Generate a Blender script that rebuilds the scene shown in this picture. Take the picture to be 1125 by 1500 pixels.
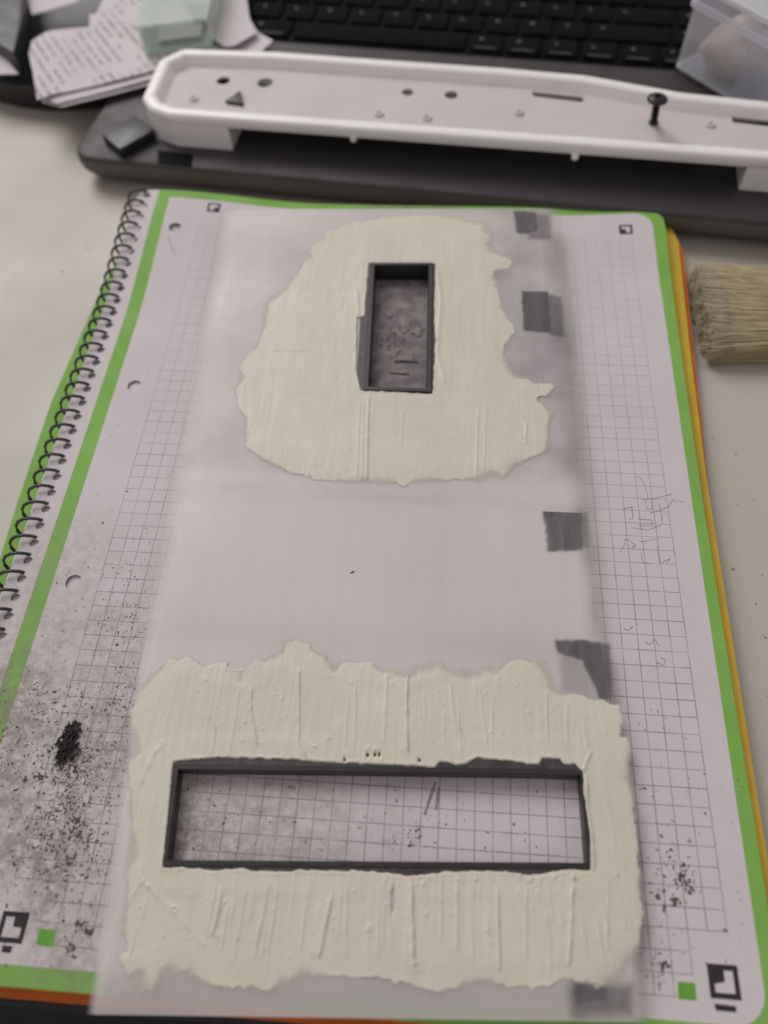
import bpy, math, random
import numpy as np
from mathutils import Matrix, Vector, Euler
from mathutils.geometry import delaunay_2d_cdt

random.seed(7); RNG = np.random.default_rng(7)
for o in list(bpy.data.objects): bpy.data.objects.remove(o)
scene = bpy.context.scene
COL = scene.collection
S = 0.001                                    # every length below is in millimetres
# ------------------------------------------------------------------ camera
CAM = Vector((-79.44, -14.67, 225.42))
EUL = Euler([math.radians(a) for a in (31.0067, 1.8291, 4.0398)], 'XYZ')
FPX, PW, PH = 1124.8, 1125.0, 1500.0
cam_data = bpy.data.cameras.new('camera')
cam = bpy.data.objects.new('camera', cam_data); COL.objects.link(cam)
cam.location = CAM * S; cam.rotation_euler = EUL
cam_data.sensor_fit = 'VERTICAL'; cam_data.sensor_height = 36.0; cam_data.sensor_width = 27.0
cam_data.lens = 36.0 * FPX / PH
cam_data.clip_start = 0.01; cam_data.clip_end = 50
cam_data.dof.use_dof = True; cam_data.dof.focus_distance = 0.245; cam_data.dof.aperture_fstop = 6.5
scene.camera = cam
# ------------------------------------------------------------------ light
world = bpy.data.worlds.new('World'); scene.world = world; world.use_nodes = True
bg = world.node_tree.nodes['Background']
bg.inputs[0].default_value = (1.0, 0.955, 0.945, 1); bg.inputs[1].default_value = 0.36
def area(name, loc, target, size, power, color):
    l = bpy.data.lights.new(name, 'AREA'); l.shape = 'RECTANGLE'; l.size, l.size_y = size
    l.energy = power; l.color = color
    o = bpy.data.objects.new(name, l); COL.objects.link(o); o.location = loc
    o.rotation_euler = (Vector(target) - Vector(loc)).to_track_quat('-Z', 'Y').to_euler()
    return o
area('window_light', (-1.40, 1.95, 2.1), (-0.08, 0.15, 0), (1.6, 1.8), 56.0, (1.0, 0.97, 0.955))
scene.view_settings.view_transform = 'Standard'; scene.view_settings.look = 'None'
scene.view_settings.gamma = 1; scene.view_settings.exposure = 0.05
scene.render.engine = 'CYCLES'

# ------------------------------------------------------------------ helpers
ROT = EUL.to_matrix()
def at(px, py, z=0.0):
    """world point (mm) of a photograph point on the level plane z"""
    d = ROT @ Vector(((px - PW/2)/FPX, -(py - PH/2)/FPX, -1.0))
    t = (z - CAM.z)/d.z
    p = CAM + d*t
    return (p.x, p.y)
def sm(x, a, b):
    t = np.clip((np.asarray(x, float) - a)/(b - a), 0, 1); return t*t*(3 - 2*t)
def zpan(v):                                  # top of the plastic panel, resting on its frames
    return 5.2 + 3.6*np.clip((np.asarray(v, float) - 70)/200.0, 0, 1.1)
def at_pan(px, py, dz=0.0):
    z = 9.0
    for _ in range(12):
        x, y = at(px, py, z); z = float(zpan(y)) + dz
    return (x, y)
def zpage(u, v):                              # the printed sheet lifts at its far corners
    u = np.asarray(u, float); v = np.asarray(v, float)
    return 6.0*sm(v, 205, 283)*sm(-u, 135, 209) + 2.2*sm(v, 235, 283)*sm(u, -25, 10) + 0.25*np.sin(u*0.045)*np.cos(v*0.03)

def mesh_obj(name, verts, faces, mat, parent=None, smooth=False, label=None, cat=None, group=None, kind=None):
    me = bpy.data.meshes.new(name)
    me.from_pydata([(float(a)*S, float(b)*S, float(c)*S) for a, b, c in verts], [], [tuple(int(i) for i in f) for f in faces])
    me.update()
    if smooth is True: me.polygons.foreach_set('use_smooth', [True]*len(me.polygons))
    elif smooth:
        me.polygons.foreach_set('use_smooth', [True]*len(me.polygons)); me.set_sharp_from_angle(angle=math.radians(smooth))
    me.materials.append(mat)
    o = bpy.data.objects.new(name, me); COL.objects.link(o)
    if parent is not None: o.parent = parent
    tag(o, label, cat, group, kind)
    return o
def tag(o, label=None, cat=None, group=None, kind=None):
    if label: o['label'] = label
    if cat: o['category'] = cat
    if group: o['group'] = group
    if kind: o['kind'] = kind
    return o
def thing(name, label, cat, loc=(0, 0, 0), group=None):
    o = bpy.data.objects.new(name, None); COL.objects.link(o)
    o.empty_display_size = 0.01
    tag(o, label, cat, group)
    return o
def inside(poly, pts):
    poly = np.asarray(poly, float); pts = np.asarray(pts, float)
    x, y = pts[:, 0], pts[:, 1]; r = np.zeros(len(pts), bool)
    n = len(poly)
    for i in range(n):
        x0, y0 = poly[i]; x1, y1 = poly[(i+1) % n]
        if y0 == y1: continue
        c = ((y0 > y) != (y1 > y)) & (x < (x1 - x0)*(y - y0)/(y1 - y0) + x0)
        r ^= c
    return r
def pdist(poly, pts, closed=True):
    poly = np.asarray(poly, float); pts = np.asarray(pts, float)
    best = np.full(len(pts), 1e18)
    n = len(poly)
    for i in range(n if closed else n - 1):
        a = poly[i]; b = poly[(i+1) % n]; ab = b - a; L = ab @ ab
        if L == 0: continue
        t = np.clip(((pts - a) @ ab)/L, 0, 1)
        d = pts - a - t[:, None]*ab
        best = np.minimum(best, (d*d).sum(1))
    return np.sqrt(best)
def area2(p):
    return 0.5*sum(p[i][0]*p[(i+1) % len(p)][1] - p[(i+1) % len(p)][0]*p[i][1] for i in range(len(p)))
def ccw(p):
    return list(p) if area2(p) > 0 else list(p)[::-1]
def inset(p, d):
    n = len(p); out = []
    for i in range(n):
        a, b, c = Vector(p[i-1]), Vector(p[i]), Vector(p[(i+1) % n])
        e0 = (b - a).normalized(); e1 = (c - b).normalized()
        n0 = Vector((-e0.y, e0.x)); n1 = Vector((-e1.y, e1.x))
        m = (n0 + n1); k = max(0.35, 1 + n0.dot(n1))
        q = b + m*(d/k); out.append((q.x, q.y))
    return out
def rounded(p, r, seg=5):
    """round the corners of a polygon; r is one radius or one per corner"""
    p = ccw(p); out = []; n = len(p)
    for i in range(n):
        ri = r[i] if hasattr(r, '__len__') else r
        a, b, c = Vector(p[i-1]), Vector(p[i]), Vector(p[(i+1) % n])
        if ri <= 0: out.append((b.x, b.y)); continue
        e0 = (a - b).normalized(); e1 = (c - b).normalized()
        ang = e0.angle(e1); t = min(ri/math.tan(ang/2), (a-b).length*.49, (c-b).length*.49)
        p0 = b + e0*t; p1 = b + e1*t
        for k in range(seg+1):
            s = k/seg; q = p0*(1-s)**2 + b*2*s*(1-s) + p1*s*s
            out.append((q.x, q.y))
    return out
def circle(x, y, r, n=18, ry=None, rot=0):
    ry = ry or r; o = []
    for k in range(n):
        t = 2*math.pi*k/n; a, b = r*math.cos(t), ry*math.sin(t)
        o.append((x + a*math.cos(rot) - b*math.sin(rot), y + a*math.sin(rot) + b*math.cos(rot)))
    return o
def dense(p, step):
    out = []
    for i in range(len(p)):
        a, b = np.array(p[i], float), np.array(p[(i+1) % len(p)], float)
        k = max(1, int(math.ceil(np.linalg.norm(b-a)/step)))
        out += [tuple(a + (b-a)*j/k) for j in range(k)]
    return out
def plate_geo(outline, holes, ztop, thick, step=None):
    """sheet with real openings: top, bottom and walls; ztop is a function of (u, v) arrays"""
    loops = [ccw(outline)] + [ccw(h) for h in holes]
    if step: loops[0] = dense(loops[0], step)
    V = []; E = []
    for lp in loops:
        b = len(V); V += lp; E += [(b+i, b+(i+1) % len(lp)) for i in range(len(lp))]
    if step:
        P = np.array(loops[0]); x0, y0 = P.min(0); x1, y1 = P.max(0)
        gx, gy = np.meshgrid(np.arange(x0+step*.5, x1, step), np.arange(y0+step*.5, y1, step))
        G = np.c_[gx.ravel(), gy.ravel()]
        k = inside(loops[0], G) & (pdist(loops[0], G) > step*.3)
        for h in loops[1:]: k &= ~inside(h, G) & (pdist(h, G) > step*.15)
        V += [tuple(q) for q in G[k]]
    vo, eo, fo, *_ = delaunay_2d_cdt([Vector(q) for q in V], E, [], 0, 1e-5)
    vo = np.array([(q.x, q.y) for q in vo]); F = np.array([list(f) for f in fo])
    c = vo[F].mean(1); k = inside(loops[0], c)
    for h in loops[1:]: k &= ~inside(h, c)
    F = F[k]
    a = vo[F]; s = (a[:, 1, 0]-a[:, 0, 0])*(a[:, 2, 1]-a[:, 0, 1]) - (a[:, 2, 0]-a[:, 0, 0])*(a[:, 1, 1]-a[:, 0, 1])
    F[s < 0] = F[s < 0][:, ::-1]
    z = np.broadcast_to(ztop(vo[:, 0], vo[:, 1]), len(vo))
    n = len(vo)
    verts = np.r_[np.c_[vo, z], np.c_[vo, z - thick]]
    cnt = {}
    for f in F:
        for i in range(3):
            e = (f[i], f[(i+1) % 3]); cnt[e] = cnt.get(e, 0) + 1
    faces = [tuple(f) for f in F] + [tuple(f[::-1] + n) for f in F]
    faces += [(b, a, a+n, b+n) for (a, b) in cnt if (b, a) not in cnt]
    return verts, faces
def plate(name, outline, holes, ztop, thick, mat, parent=None, step=None, **k):
    if not callable(ztop):
        zz = ztop; ztop = lambda u, v: np.full(len(u), zz)
    v, f = plate_geo(outline, holes, ztop, thick, step)
    return mesh_obj(name, v, f, mat, parent, **k)
def loft(loops):
    """rings of equal length -> quads; first and last ring capped"""
    V = []; F = []; n = len(loops[0])
    for lp in loops: V += lp
    for i in range(len(loops)-1):
        for j in range(n):
            k = (j+1) % n; F.append((i*n+j, i*n+k, (i+1)*n+k, (i+1)*n+j))
    return V, F, n
def slab_geo(outline, z0, z1, bev=0.5):
    p = ccw(outline); q = inset(p, bev); qq = inset(p, bev*.3)
    L = [[(x, y, z0) for x, y in q], [(x, y, z0+bev) for x, y in p], [(x, y, z1-bev) for x, y in p],
         [(x, y, z1-bev*.3) for x, y in qq], [(x, y, z1) for x, y in q]]
    V, F, n = loft(L)
    F.append(tuple(range(n))[::-1]); F.append(tuple(range(4*n, 5*n)))
    return V, F
def slab(name, outline, z0, z1, mat, parent=None, bev=0.5, smooth=50, **k):
    v, f = slab_geo(outline, z0, z1, bev); return mesh_obj(name, v, f, mat, parent, smooth=smooth, **k)
def tube_geo(path, r, n=6, rr=None):
    V = []; F = []; P = [Vector(p) for p in path]; m = len(P)
    up = Vector((0.13, 0.21, 0.97))
    for i in range(m):
        t = (P[min(i+1, m-1)] - P[max(i-1, 0)]).normalized()
        a = t.cross(up);  a = a.normalized() if a.length > 1e-4 else Vector((1, 0, 0)); b = t.cross(a)
        ri = rr[i] if rr else r
        for k in range(n):
            th = 2*math.pi*k/n; q = P[i] + a*(ri*math.cos(th)) + b*(ri*math.sin(th)); V.append(tuple(q))
    for i in range(m-1):
        for k in range(n):
            j = (k+1) % n; F.append((i*n+k, i*n+j, (i+1)*n+j, (i+1)*n+k))
    F.append(tuple(range(n))[::-1]); F.append(tuple(range((m-1)*n, m*n)))
    return V, F
def merge(parts):
    V = []; F = []
    for v, f in parts:
        b = len(V); V += [tuple(q) for q in v]; F += [tuple(i+b for i in g) for g in f]
    return V, F
def lathe(prof, cx, cy, n=24):
    L = [[(cx + r*math.cos(2*math.pi*k/n), cy + r*math.sin(2*math.pi*k/n), z) for k in range(n)] for r, z in prof]
    V, F, m = loft(L); F.append(tuple(range(m))[::-1]); b = (len(L)-1)*m; F.append(tuple(range(b, b+m)))
    return V, F
def _hash(ix, iy, s):
    h = (ix*374761393 + iy*668265263 + s*1274126177) & 0x7fffffff
    h = ((h ^ (h >> 13))*1274126177) & 0x7fffffff
    return ((h ^ (h >> 16)) & 0xffff)/65535.0
def vnoise(x, y, s=0):
    x = np.asarray(x, float); y = np.asarray(y, float)
    ix = np.floor(x).astype(np.int64); iy = np.floor(y).astype(np.int64); fx = x-ix; fy = y-iy
    fx = fx*fx*(3-2*fx); fy = fy*fy*(3-2*fy)
    return ((_hash(ix, iy, s)*(1-fx) + _hash(ix+1, iy, s)*fx)*(1-fy) + (_hash(ix, iy+1, s)*(1-fx) + _hash(ix+1, iy+1, s)*fx)*fy)*2 - 1
def fbm(x, y, s=0, o=4):
    r = 0; a = 1.0
    for k in range(o): r = r + a*vnoise(x*2**k, y*2**k, s+k*17); a *= .5
    return r

# ------------------------------------------------------------------ materials
class NT:
    def __init__(self, name):
        self.m = bpy.data.materials.new(name); self.m.use_nodes = True
        self.t = self.m.node_tree; self.n = self.t.nodes; self.l = self.t.links
        self.b = self.n['Principled BSDF']; self.out = self.n['Material Output']
        self._c = None
    def link(self, v, sock):
        if isinstance(v, (int, float)): sock.default_value = v
        elif isinstance(v, tuple): sock.default_value = v if len(v) == 4 else (*v, 1)
        else: self.l.new(v, sock)
    def math(self, op, a, b=0.0, c=0.0, clamp=False):
        n = self.n.new('ShaderNodeMath'); n.operation = op; n.use_clamp = clamp
        for i, v in enumerate((a, b, c)):
            if isinstance(v, (int, float)): n.inputs[i].default_value = v
            else: self.l.new(v, n.inputs[i])
        return n.outputs[0]
    def obj(self):
        if self._c is None: self._c = self.n.new('ShaderNodeTexCoord').outputs['Object']
        return self._c
    def xyz(self):
        n = self.n.new('ShaderNodeSeparateXYZ'); self.l.new(self.obj(), n.inputs[0])
        return tuple(self.math('MULTIPLY', o, 1000.0) for o in n.outputs)
    def noise(self, scale_mm, detail=4, rough=.55, stretch=(1, 1, 1), loc=(0, 0, 0), rot=(0, 0, 0)):
        mp = self.n.new('ShaderNodeMapping'); self.l.new(self.obj(), mp.inputs[0])
        mp.inputs['Scale'].default_value = stretch; mp.inputs['Location'].default_value = loc; mp.inputs['Rotation'].default_value = rot
        n = self.n.new('ShaderNodeTexNoise'); self.l.new(mp.outputs[0], n.inputs[0])
        n.inputs['Scale'].default_value = 1000.0/scale_mm; n.inputs['Detail'].default_value = detail; n.inputs['Roughness'].default_value = rough
        return n.outputs[0]
    def ramp(self, f, a, b, lo=0.0, hi=1.0):
        n = self.n.new('ShaderNodeMapRange'); n.inputs[1].default_value = a; n.inputs[2].default_value = b
        n.inputs[3].default_value = lo; n.inputs[4].default_value = hi; self.l.new(f, n.inputs[0]); return n.outputs[0]
    def mix(self, f, a, b):
        n = self.n.new('ShaderNodeMix'); n.data_type = 'RGBA'
        self.link(f, n.inputs[0]); self.link(a, n.inputs[6]); self.link(b, n.inputs[7]); return n.outputs[2]
    def bump(self, h, dist_mm, strength=1.0):
        n = self.n.new('ShaderNodeBump'); n.inputs['Distance'].default_value = dist_mm*S; n.inputs['Strength'].default_value = strength
        self.l.new(h, n.inputs['Height']); self.l.new(n.outputs[0], self.b.inputs['Normal'])
    def color(self, c): self.link(c, self.b.inputs['Base Color'])
    def set(self, rough=.5, spec=.5, **k):
        self.link(rough, self.b.inputs['Roughness']); self.link(spec, self.b.inputs['Specular IOR Level'])
        for a, v in k.items(): self.link(v, self.b.inputs[a.replace('_', ' ')])
def simple(name, col, rough=.5, spec=.5, var=.12, scale=12, bump=0.0, bscale=.6, stretch=(1, 1, 1)):
    m = NT(name)
    f = m.ramp(m.noise(scale, 5), .3, .7)
    d = tuple(c*(1-var) for c in col); u = tuple(min(1, c*(1+var*.6)) for c in col)
    m.color(m.mix(f, d, u)); m.set(m.ramp(m.noise(scale*.6, 3, loc=(3, 1, 2)), .3, .7, rough*.88, min(1, rough*1.12)), spec)
    if bump: m.bump(m.noise(bscale, 4, stretch=stretch), bump)
    return m.m

M = {}
# desk: off-white laminate with faint smears
m = NT('desk_laminate')
f = m.ramp(m.noise(140, 5), .3, .7); g = m.ramp(m.noise(18, 6, .7), .55, .8)
c = m.mix(f, (.47, .43, .375), (.51, .47, .415)); c = m.mix(m.math('MULTIPLY', g, .18), c, (.45, .40, .35))
m.color(c); m.set(m.ramp(m.noise(60, 3), .3, .7, .38, .55), .4); m.bump(m.noise(.9, 3), .02); M['desk'] = m.m
M['floor'] = simple('dark_floor', (.02, .018, .018), .8)
M['white_plastic'] = simple('white_plastic', (.88, .85, .845), .36, .5, .03, 40, .02, .8)
M['black_plastic'] = simple('black_plastic', (.018, .016, .017), .42, .5, .3, 9, .02, .5)
M['frame_wall'] = simple('black_frame_plastic', (.026, .022, .022), .4, .5, .3, 5, .03, .8)
M['hole_dark'] = simple('hole_shadow_plastic', (.05, .045, .045), .7)
M['laptop'] = simple('charcoal_laptop_plastic', (.046, .042, .040), .55, .4, .12, 30, .03, .35)
M['laptop_lip'] = simple('grey_laptop_lip', (.13, .12, .108), .5, .4, .12, 30)
M['deck'] = simple('keyboard_deck_plastic', (.006, .006, .006), .7, .06, .2, 20)
M['key'] = simple('black_key_plastic', (.008, .008, .0075), .75, .03, .2, 9, .01, .3)
M['legend'] = simple('pale_key_print', (.10, .10, .097), .6)
M['cover'] = simple('dark_card_cover', (.035, .035, .04), .6, .4, .25, 8)
M['yellow_page'] = simple('yellow_page_edge', (.62, .42, .055), .75, .25, .12, 10)
M['orange_page'] = simple('orange_page_edge', (.62, .155, .03), .75, .25, .15, 8)
M['green_card'] = simple('green_card', (.20, .42, .075), .7, .3, .12, 10)
M['wire'] = simple('black_wire_coating', (.045, .043, .045), .38, .5, .2, 6)
M['ink'] = simple('black_print', (.035, .028, .03), .7, .3, .35, 1.5)
M['green_ink'] = simple('green_print', (.14, .36, .045), .7, .3, .15, 3)
M['graphite'] = simple('pencil_graphite', (.26, .23, .235), .6, .4, .3, .8)
M['filing'] = simple('black_filings', (.12, .10, .096), .85, .2, .6, .9)
M['bristle'] = simple('khaki_bristle', (.56, .465, .28), .7, .2, .12, 6)
M['bristle_tip'] = simple('dusty_bristle', (.50, .42, .30), .8, .2, .15, 6)
M['ferrule'] = simple('tin_ferrule', (.5, .47, .42), .35, .5)
M['wood'] = simple('varnished_wood', (.42, .25, .11), .45)
M['dark_box'] = simple('dark_green_grey_plastic', (.035, .038, .034), .5)
M['lump'] = simple('cream_putty_lump', (.80, .69, .56), .7, .3, .1, 8, .2, 2)
M['crumb'] = simple('pale_dusty_crumb', (.27, .24, .24), .9, .2, .35, 2, .25, .6)
M['frame'] = simple('scuffed_black_plastic', (.056, .050, .050), .38, .5, .5, 3, .05, .8, (1, .25, 1))

# the printed sheet: grid, green border, dust
m = NT('printed_grid_paper')
u, v, w = m.xyz()
def box(u0, u1, v0, v1):
    a = m.math('MULTIPLY', m.math('GREATER_THAN', u, u0), m.math('LESS_THAN', u, u1))
    b = m.math('MULTIPLY', m.math('GREATER_THAN', v, v0), m.math('LESS_THAN', v, v1))
    return m.math('MULTIPLY', a, b)
reg = m.math('MAXIMUM', m.math('MAXIMUM', box(-188.0, .15, -.15, 262), box(-178.0, -9.7, -10.15, .1)), box(-173.1, -14.6, -15.15, -10))
def lines(c, pitch, wd):
    fr = m.math('FRACT', m.math('ADD', m.math('DIVIDE', c, pitch), 100.5))
    d = m.math('ABSOLUTE', m.math('SUBTRACT', fr, .5))
    return m.math('LESS_THAN', d, wd/pitch)
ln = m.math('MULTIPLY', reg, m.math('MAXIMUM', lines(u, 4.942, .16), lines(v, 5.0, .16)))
wear = m.ramp(m.noise(9, 4), .35, .6, .5, 1.0)
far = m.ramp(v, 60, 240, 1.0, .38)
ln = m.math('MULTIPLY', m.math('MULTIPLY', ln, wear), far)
# rounded inner rectangle of the green border
us = m.math('SUBTRACT', u, m.math('MULTIPLY', m.math('GREATER_THAN', u, -99), m.math('ADD', m.math('MULTIPLY', v, .0095), 2.1)))
qx = m.math('SUBTRACT', m.math('ABSOLUTE', m.math('ADD', us, 99.25)), 104.25 - 8)
qy = m.math('SUBTRACT', m.math('ABSOLUTE', m.math('SUBTRACT', v, 128.2)), 148.2 - 8)
mx = m.math('MAXIMUM', qx, 0); my = m.math('MAXIMUM', qy, 0)
d = m.math('SQRT', m.math('ADD', m.math('MULTIPLY', mx, mx), m.math('MULTIPLY', my, my)))
d = m.math('SUBTRACT', m.math('ADD', d, m.math('MINIMUM', m.math('MAXIMUM', qx, qy), 0)), 8)
dsq = m.math('SUBTRACT', m.math('MAXIMUM', qx, qy), 8)
lf = m.math('LESS_THAN', u, -99)
d = m.math('ADD', m.math('MULTIPLY', lf, dsq), m.math('MULTIPLY', m.math('SUBTRACT', 1.0, lf), d))
green = m.math('MULTIPLY', m.math('GREATER_THAN', d, 0), m.math('GREATER_THAN', u, -209.2))
paper = m.mix(m.ramp(m.noise(30, 4), .3, .7), (.605, .54, .56), (.65, .585, .605))
gcol = m.mix(m.ramp(m.noise(14, 5, .6), .35, .7), (.19, .41, .07), (.24, .46, .10))
c = m.mix(green, paper, gcol)
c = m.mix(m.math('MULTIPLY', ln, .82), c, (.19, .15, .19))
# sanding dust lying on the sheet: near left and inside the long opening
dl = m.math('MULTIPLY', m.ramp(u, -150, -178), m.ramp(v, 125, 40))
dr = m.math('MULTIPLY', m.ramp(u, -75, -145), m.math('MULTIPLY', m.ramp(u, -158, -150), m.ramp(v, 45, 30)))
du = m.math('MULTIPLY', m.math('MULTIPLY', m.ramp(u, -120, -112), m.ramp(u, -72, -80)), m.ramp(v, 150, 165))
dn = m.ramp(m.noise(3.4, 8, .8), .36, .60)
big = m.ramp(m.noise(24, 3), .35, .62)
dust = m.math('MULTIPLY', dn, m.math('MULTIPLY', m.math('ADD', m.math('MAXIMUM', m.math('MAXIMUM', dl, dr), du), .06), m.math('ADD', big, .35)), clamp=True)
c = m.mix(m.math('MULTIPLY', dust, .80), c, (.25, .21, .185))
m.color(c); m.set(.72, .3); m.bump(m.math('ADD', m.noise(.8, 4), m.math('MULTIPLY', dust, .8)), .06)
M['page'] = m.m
M['paper'] = simple('plain_notebook_paper', (.64, .58, .60), .8, .25, .05, 20)
# milky sanded panel
m = NT('milky_sanded_plastic')
c = m.mix(m.ramp(m.noise(45, 4), .3, .7), (.77, .70, .70), (.81, .75, .745))
sc = m.ramp(m.noise(5, 5, .7, (1, .06, 1)), .45, .75)
c = m.mix(m.math('MULTIPLY', sc, .10), c, (.45, .40, .40))
sa = m.n.new('ShaderNodeAttribute'); sa.attribute_name = 'grey_tone'
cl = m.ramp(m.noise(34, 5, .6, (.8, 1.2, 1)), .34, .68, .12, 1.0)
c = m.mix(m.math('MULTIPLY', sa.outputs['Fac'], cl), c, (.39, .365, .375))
m.color(c)
m.set(m.ramp(m.noise(30, 4, .6, (1, .3, 1)), .3, .7, .30, .48), .45)
m.bump(m.noise(3.0, 4, .6, (1, .3, 1)), .03)
tl = m.n.new('ShaderNodeBsdfTranslucent'); tl.inputs['Color'].default_value = (.86, .82, .82, 1)
tp = m.n.new('ShaderNodeBsdfTransparent'); tp.inputs[0].default_value = (.97, .97, .965, 1)
mxs = m.n.new('ShaderNodeMixShader'); mxs.inputs[0].default_value = .14; m.l.new(m.b.outputs[0], mxs.inputs[1]); m.l.new(tl.outputs[0], mxs.inputs[2])
ca_ = m.n.new('ShaderNodeAttribute'); ca_.attribute_name = 'cover'
k = m.ramp(ca_.outputs['Fac'], 0, 1, .93, .22)
mx2 = m.n.new('ShaderNodeMixShader'); m.l.new(k, mx2.inputs[0])
m.l.new(mxs.outputs[0], mx2.inputs[1]); m.l.new(tp.outputs[0], mx2.inputs[2]); m.l.new(mx2.outputs[0], m.out.inputs[0])
M['panel'] = m.m
# body filler
m = NT('cream_filler')
c = m.mix(m.ramp(m.noise(22, 5), .3, .7), (.61, .56, .48), (.665, .615, .53))
c = m.mix(m.math('MULTIPLY', m.ramp(m.noise(1.4, 4, .7), .62, .78), .25), c, (.40, .35, .29))
m.color(c); m.set(m.ramp(m.noise(6, 5, .65, (1, .4, 1)), .3, .7, .43, .62), .5); m.bump(m.math('ADD', m.noise(.7, 4, .6), m.math('MULTIPLY', m.noise(1.2, 4, .6, (1, .08, 1)), 1.2)), .05)
def film(m, attr='cover'):
    at_ = m.n.new('ShaderNodeAttribute'); at_.attribute_name = attr
    t = m.n.new('ShaderNodeBsdfTransparent'); s_ = m.n.new('ShaderNodeMixShader')
    m.l.new(at_.outputs['Fac'], s_.inputs[0]); m.l.new(t.outputs[0], s_.inputs[1]); m.l.new(m.b.outputs[0], s_.inputs[2]); m.l.new(s_.outputs[0], m.out.inputs[0])
film(m)
M['putty'] = m.m
m = NT('worn_dark_patch')
m.color(m.mix(m.ramp(m.noise(3, 5, .65, (1, .12, 1)), .35, .7), (.075, .070, .075), (.14, .132, .14))); m.set(.5, .4); film(m)
M['worn'] = m.m
def clear(name, col, trans, rough):
    m = NT(name); m.color(col); m.set(rough, .5)
    t = m.n.new('ShaderNodeBsdfTransparent'); t.inputs[0].default_value = (*col, 1)
    fr = m.n.new('ShaderNodeLayerWeight'); fr.inputs[0].default_value = .35
    k = m.ramp(fr.outputs['Facing'], 0, 1, trans, trans*.35)
    s = m.n.new('ShaderNodeMixShader'); m.l.new(k, s.inputs[0]); m.l.new(m.b.outputs[0], s.inputs[1]); m.l.new(t.outputs[0], s.inputs[2])
    m.l.new(s.outputs[0], m.out.inputs[0]); return m.m
M['pp'] = clear('frosted_box_plastic', (.93, .93, .955), .91, .35)
M['pp_rim'] = clear('frosted_rim_plastic', (.94, .94, .965), .74, .3)
M['green_clear'] = clear('greenish_clear_plastic', (.86, .90, .87), .90, .15)
# printed text sheet
def text_paper(name, ang, pitch, seed, amount):
    m = NT(name); u, v, w = m.xyz(); ca, sa = math.cos(ang), math.sin(ang)
    a = m.math('ADD', m.math('MULTIPLY', u, ca), m.math('MULTIPLY', v, sa))
    b = m.math('ADD', m.math('MULTIPLY', u, -sa), m.math('MULTIPLY', v, ca))
    fr = m.math('ABSOLUTE', m.math('SUBTRACT', m.math('FRACT', m.math('DIVIDE', b, pitch)), .5))
    line = m.math('LESS_THAN', fr, .20)
    word = m.math('GREATER_THAN', m.noise(2.6, 3, .6, (1, 1, 1), (seed, 0, 0)), .46)
    blk = m.math('GREATER_THAN', m.noise(26, 2, .5, (1, 1, 1), (seed*.3, 1, 0)), amount)
    k = m.math('MULTIPLY', m.math('MULTIPLY', line, word), blk)
    c = m.mix(m.ramp(m.noise(30, 3), .3, .7), (.63, .57, .59), (.69, .63, .65))
    m.color(m.mix(m.math('MULTIPLY', k, .6), c, (.17, .14, .15))); m.set(.8, .25); return m.m
M['text'] = text_paper('printed_letter_paper', math.atan2(at(103, 120, 9)[1]-at(60, 60, 9)[1], at(103, 120, 9)[0]-at(60, 60, 9)[0]), 4.6, .0, .44)
M['plain_sheet'] = simple('plain_white_paper', (.65, .59, .61), .8, .25, .05, 20)

# ================================================================== SETTING
DESK = -12.0
mesh_obj('desk', *slab_geo([(-900, -27.0), (900, -27.0), (900, 1300), (-900, 1300)], DESK-25, DESK, 1.0), M['desk'], kind='structure')
mesh_obj('floor', [(-2500, -2500, -750), (2500, -2500, -750), (2500, 2500, -750), (-2500, 2500, -750)], [(0, 1, 2, 3)], M['floor'], kind='structure')

# ================================================================== NOTEBOOK
nb = thing('spiral_notebook', 'green bordered spiral notebook with grid paper lying under the filler-smeared panel', 'notebook')
RIGHT, TOP, BOT, LEFT = 10.6, 281.0, -24.7, -219.0
PITCH = 6.75
perf = [(-214.1, 277.0 - PITCH*k) for k in range(44)]
binder = [(-197.6, 258.0), (-196.3, 171.7), (-196.4, 87.8), (-196.4, 3.0)]
outl = rounded([(LEFT, BOT), (11.0, BOT), (11.3, 30), (12.0, 135), (13.2, 200), (14.9, 266), (14.6, 273), (9.5, TOP+.5), (LEFT, TOP)], [3, 9, 0, 0, 0, 3, 4, 5, 7])
def holes(dx, dy, r=1.75):
    return [circle(x+dx, y+dy, r, 10, r*.85) for x, y in perf] + [circle(x+dx, y+dy, 2.75, 20) for x, y in binder]
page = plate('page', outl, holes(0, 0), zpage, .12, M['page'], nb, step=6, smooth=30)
for i in range(1, 4):
    plate('under_sheet', outl, holes(-.45*i, .35*i)[:len(perf) + (4 if i < 3 else 0)], lambda a, b, i=i: zpage(a, b)*(1-.03*i) - .32*i, .1, M['paper'], nb, step=12, smooth=30)
plate('filler_sheet', [(-217, -10), (-190, -10), (-190, 275), (-217, 275)], [circle(x-1.3, y+1.0, 2.2, 16) for x, y in binder], -1.28, .1, M['paper'], nb)
plate('page_block', [(LEFT-1.5, BOT+.3), (RIGHT+.3, BOT+.3), (11.5, 120), (14.5, TOP-16), (8, TOP-1), (LEFT-1.5, TOP-.5)], [], -1.75, 3.2, M['paper'], nb)
plate('yellow_section', rounded([(LEFT-2, BOT-.5), (14.6, BOT-.5), (15.3, 30), (16.5, 141), (18.6, 200), (22.0, 266), (20.5, 275), (13, TOP-.5), (LEFT-2, TOP-1)], [1, 8, 0, 0, 0, 4, 4, 4, 1]), [], -4.7, 1.9, M['yellow_page'], nb)
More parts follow.
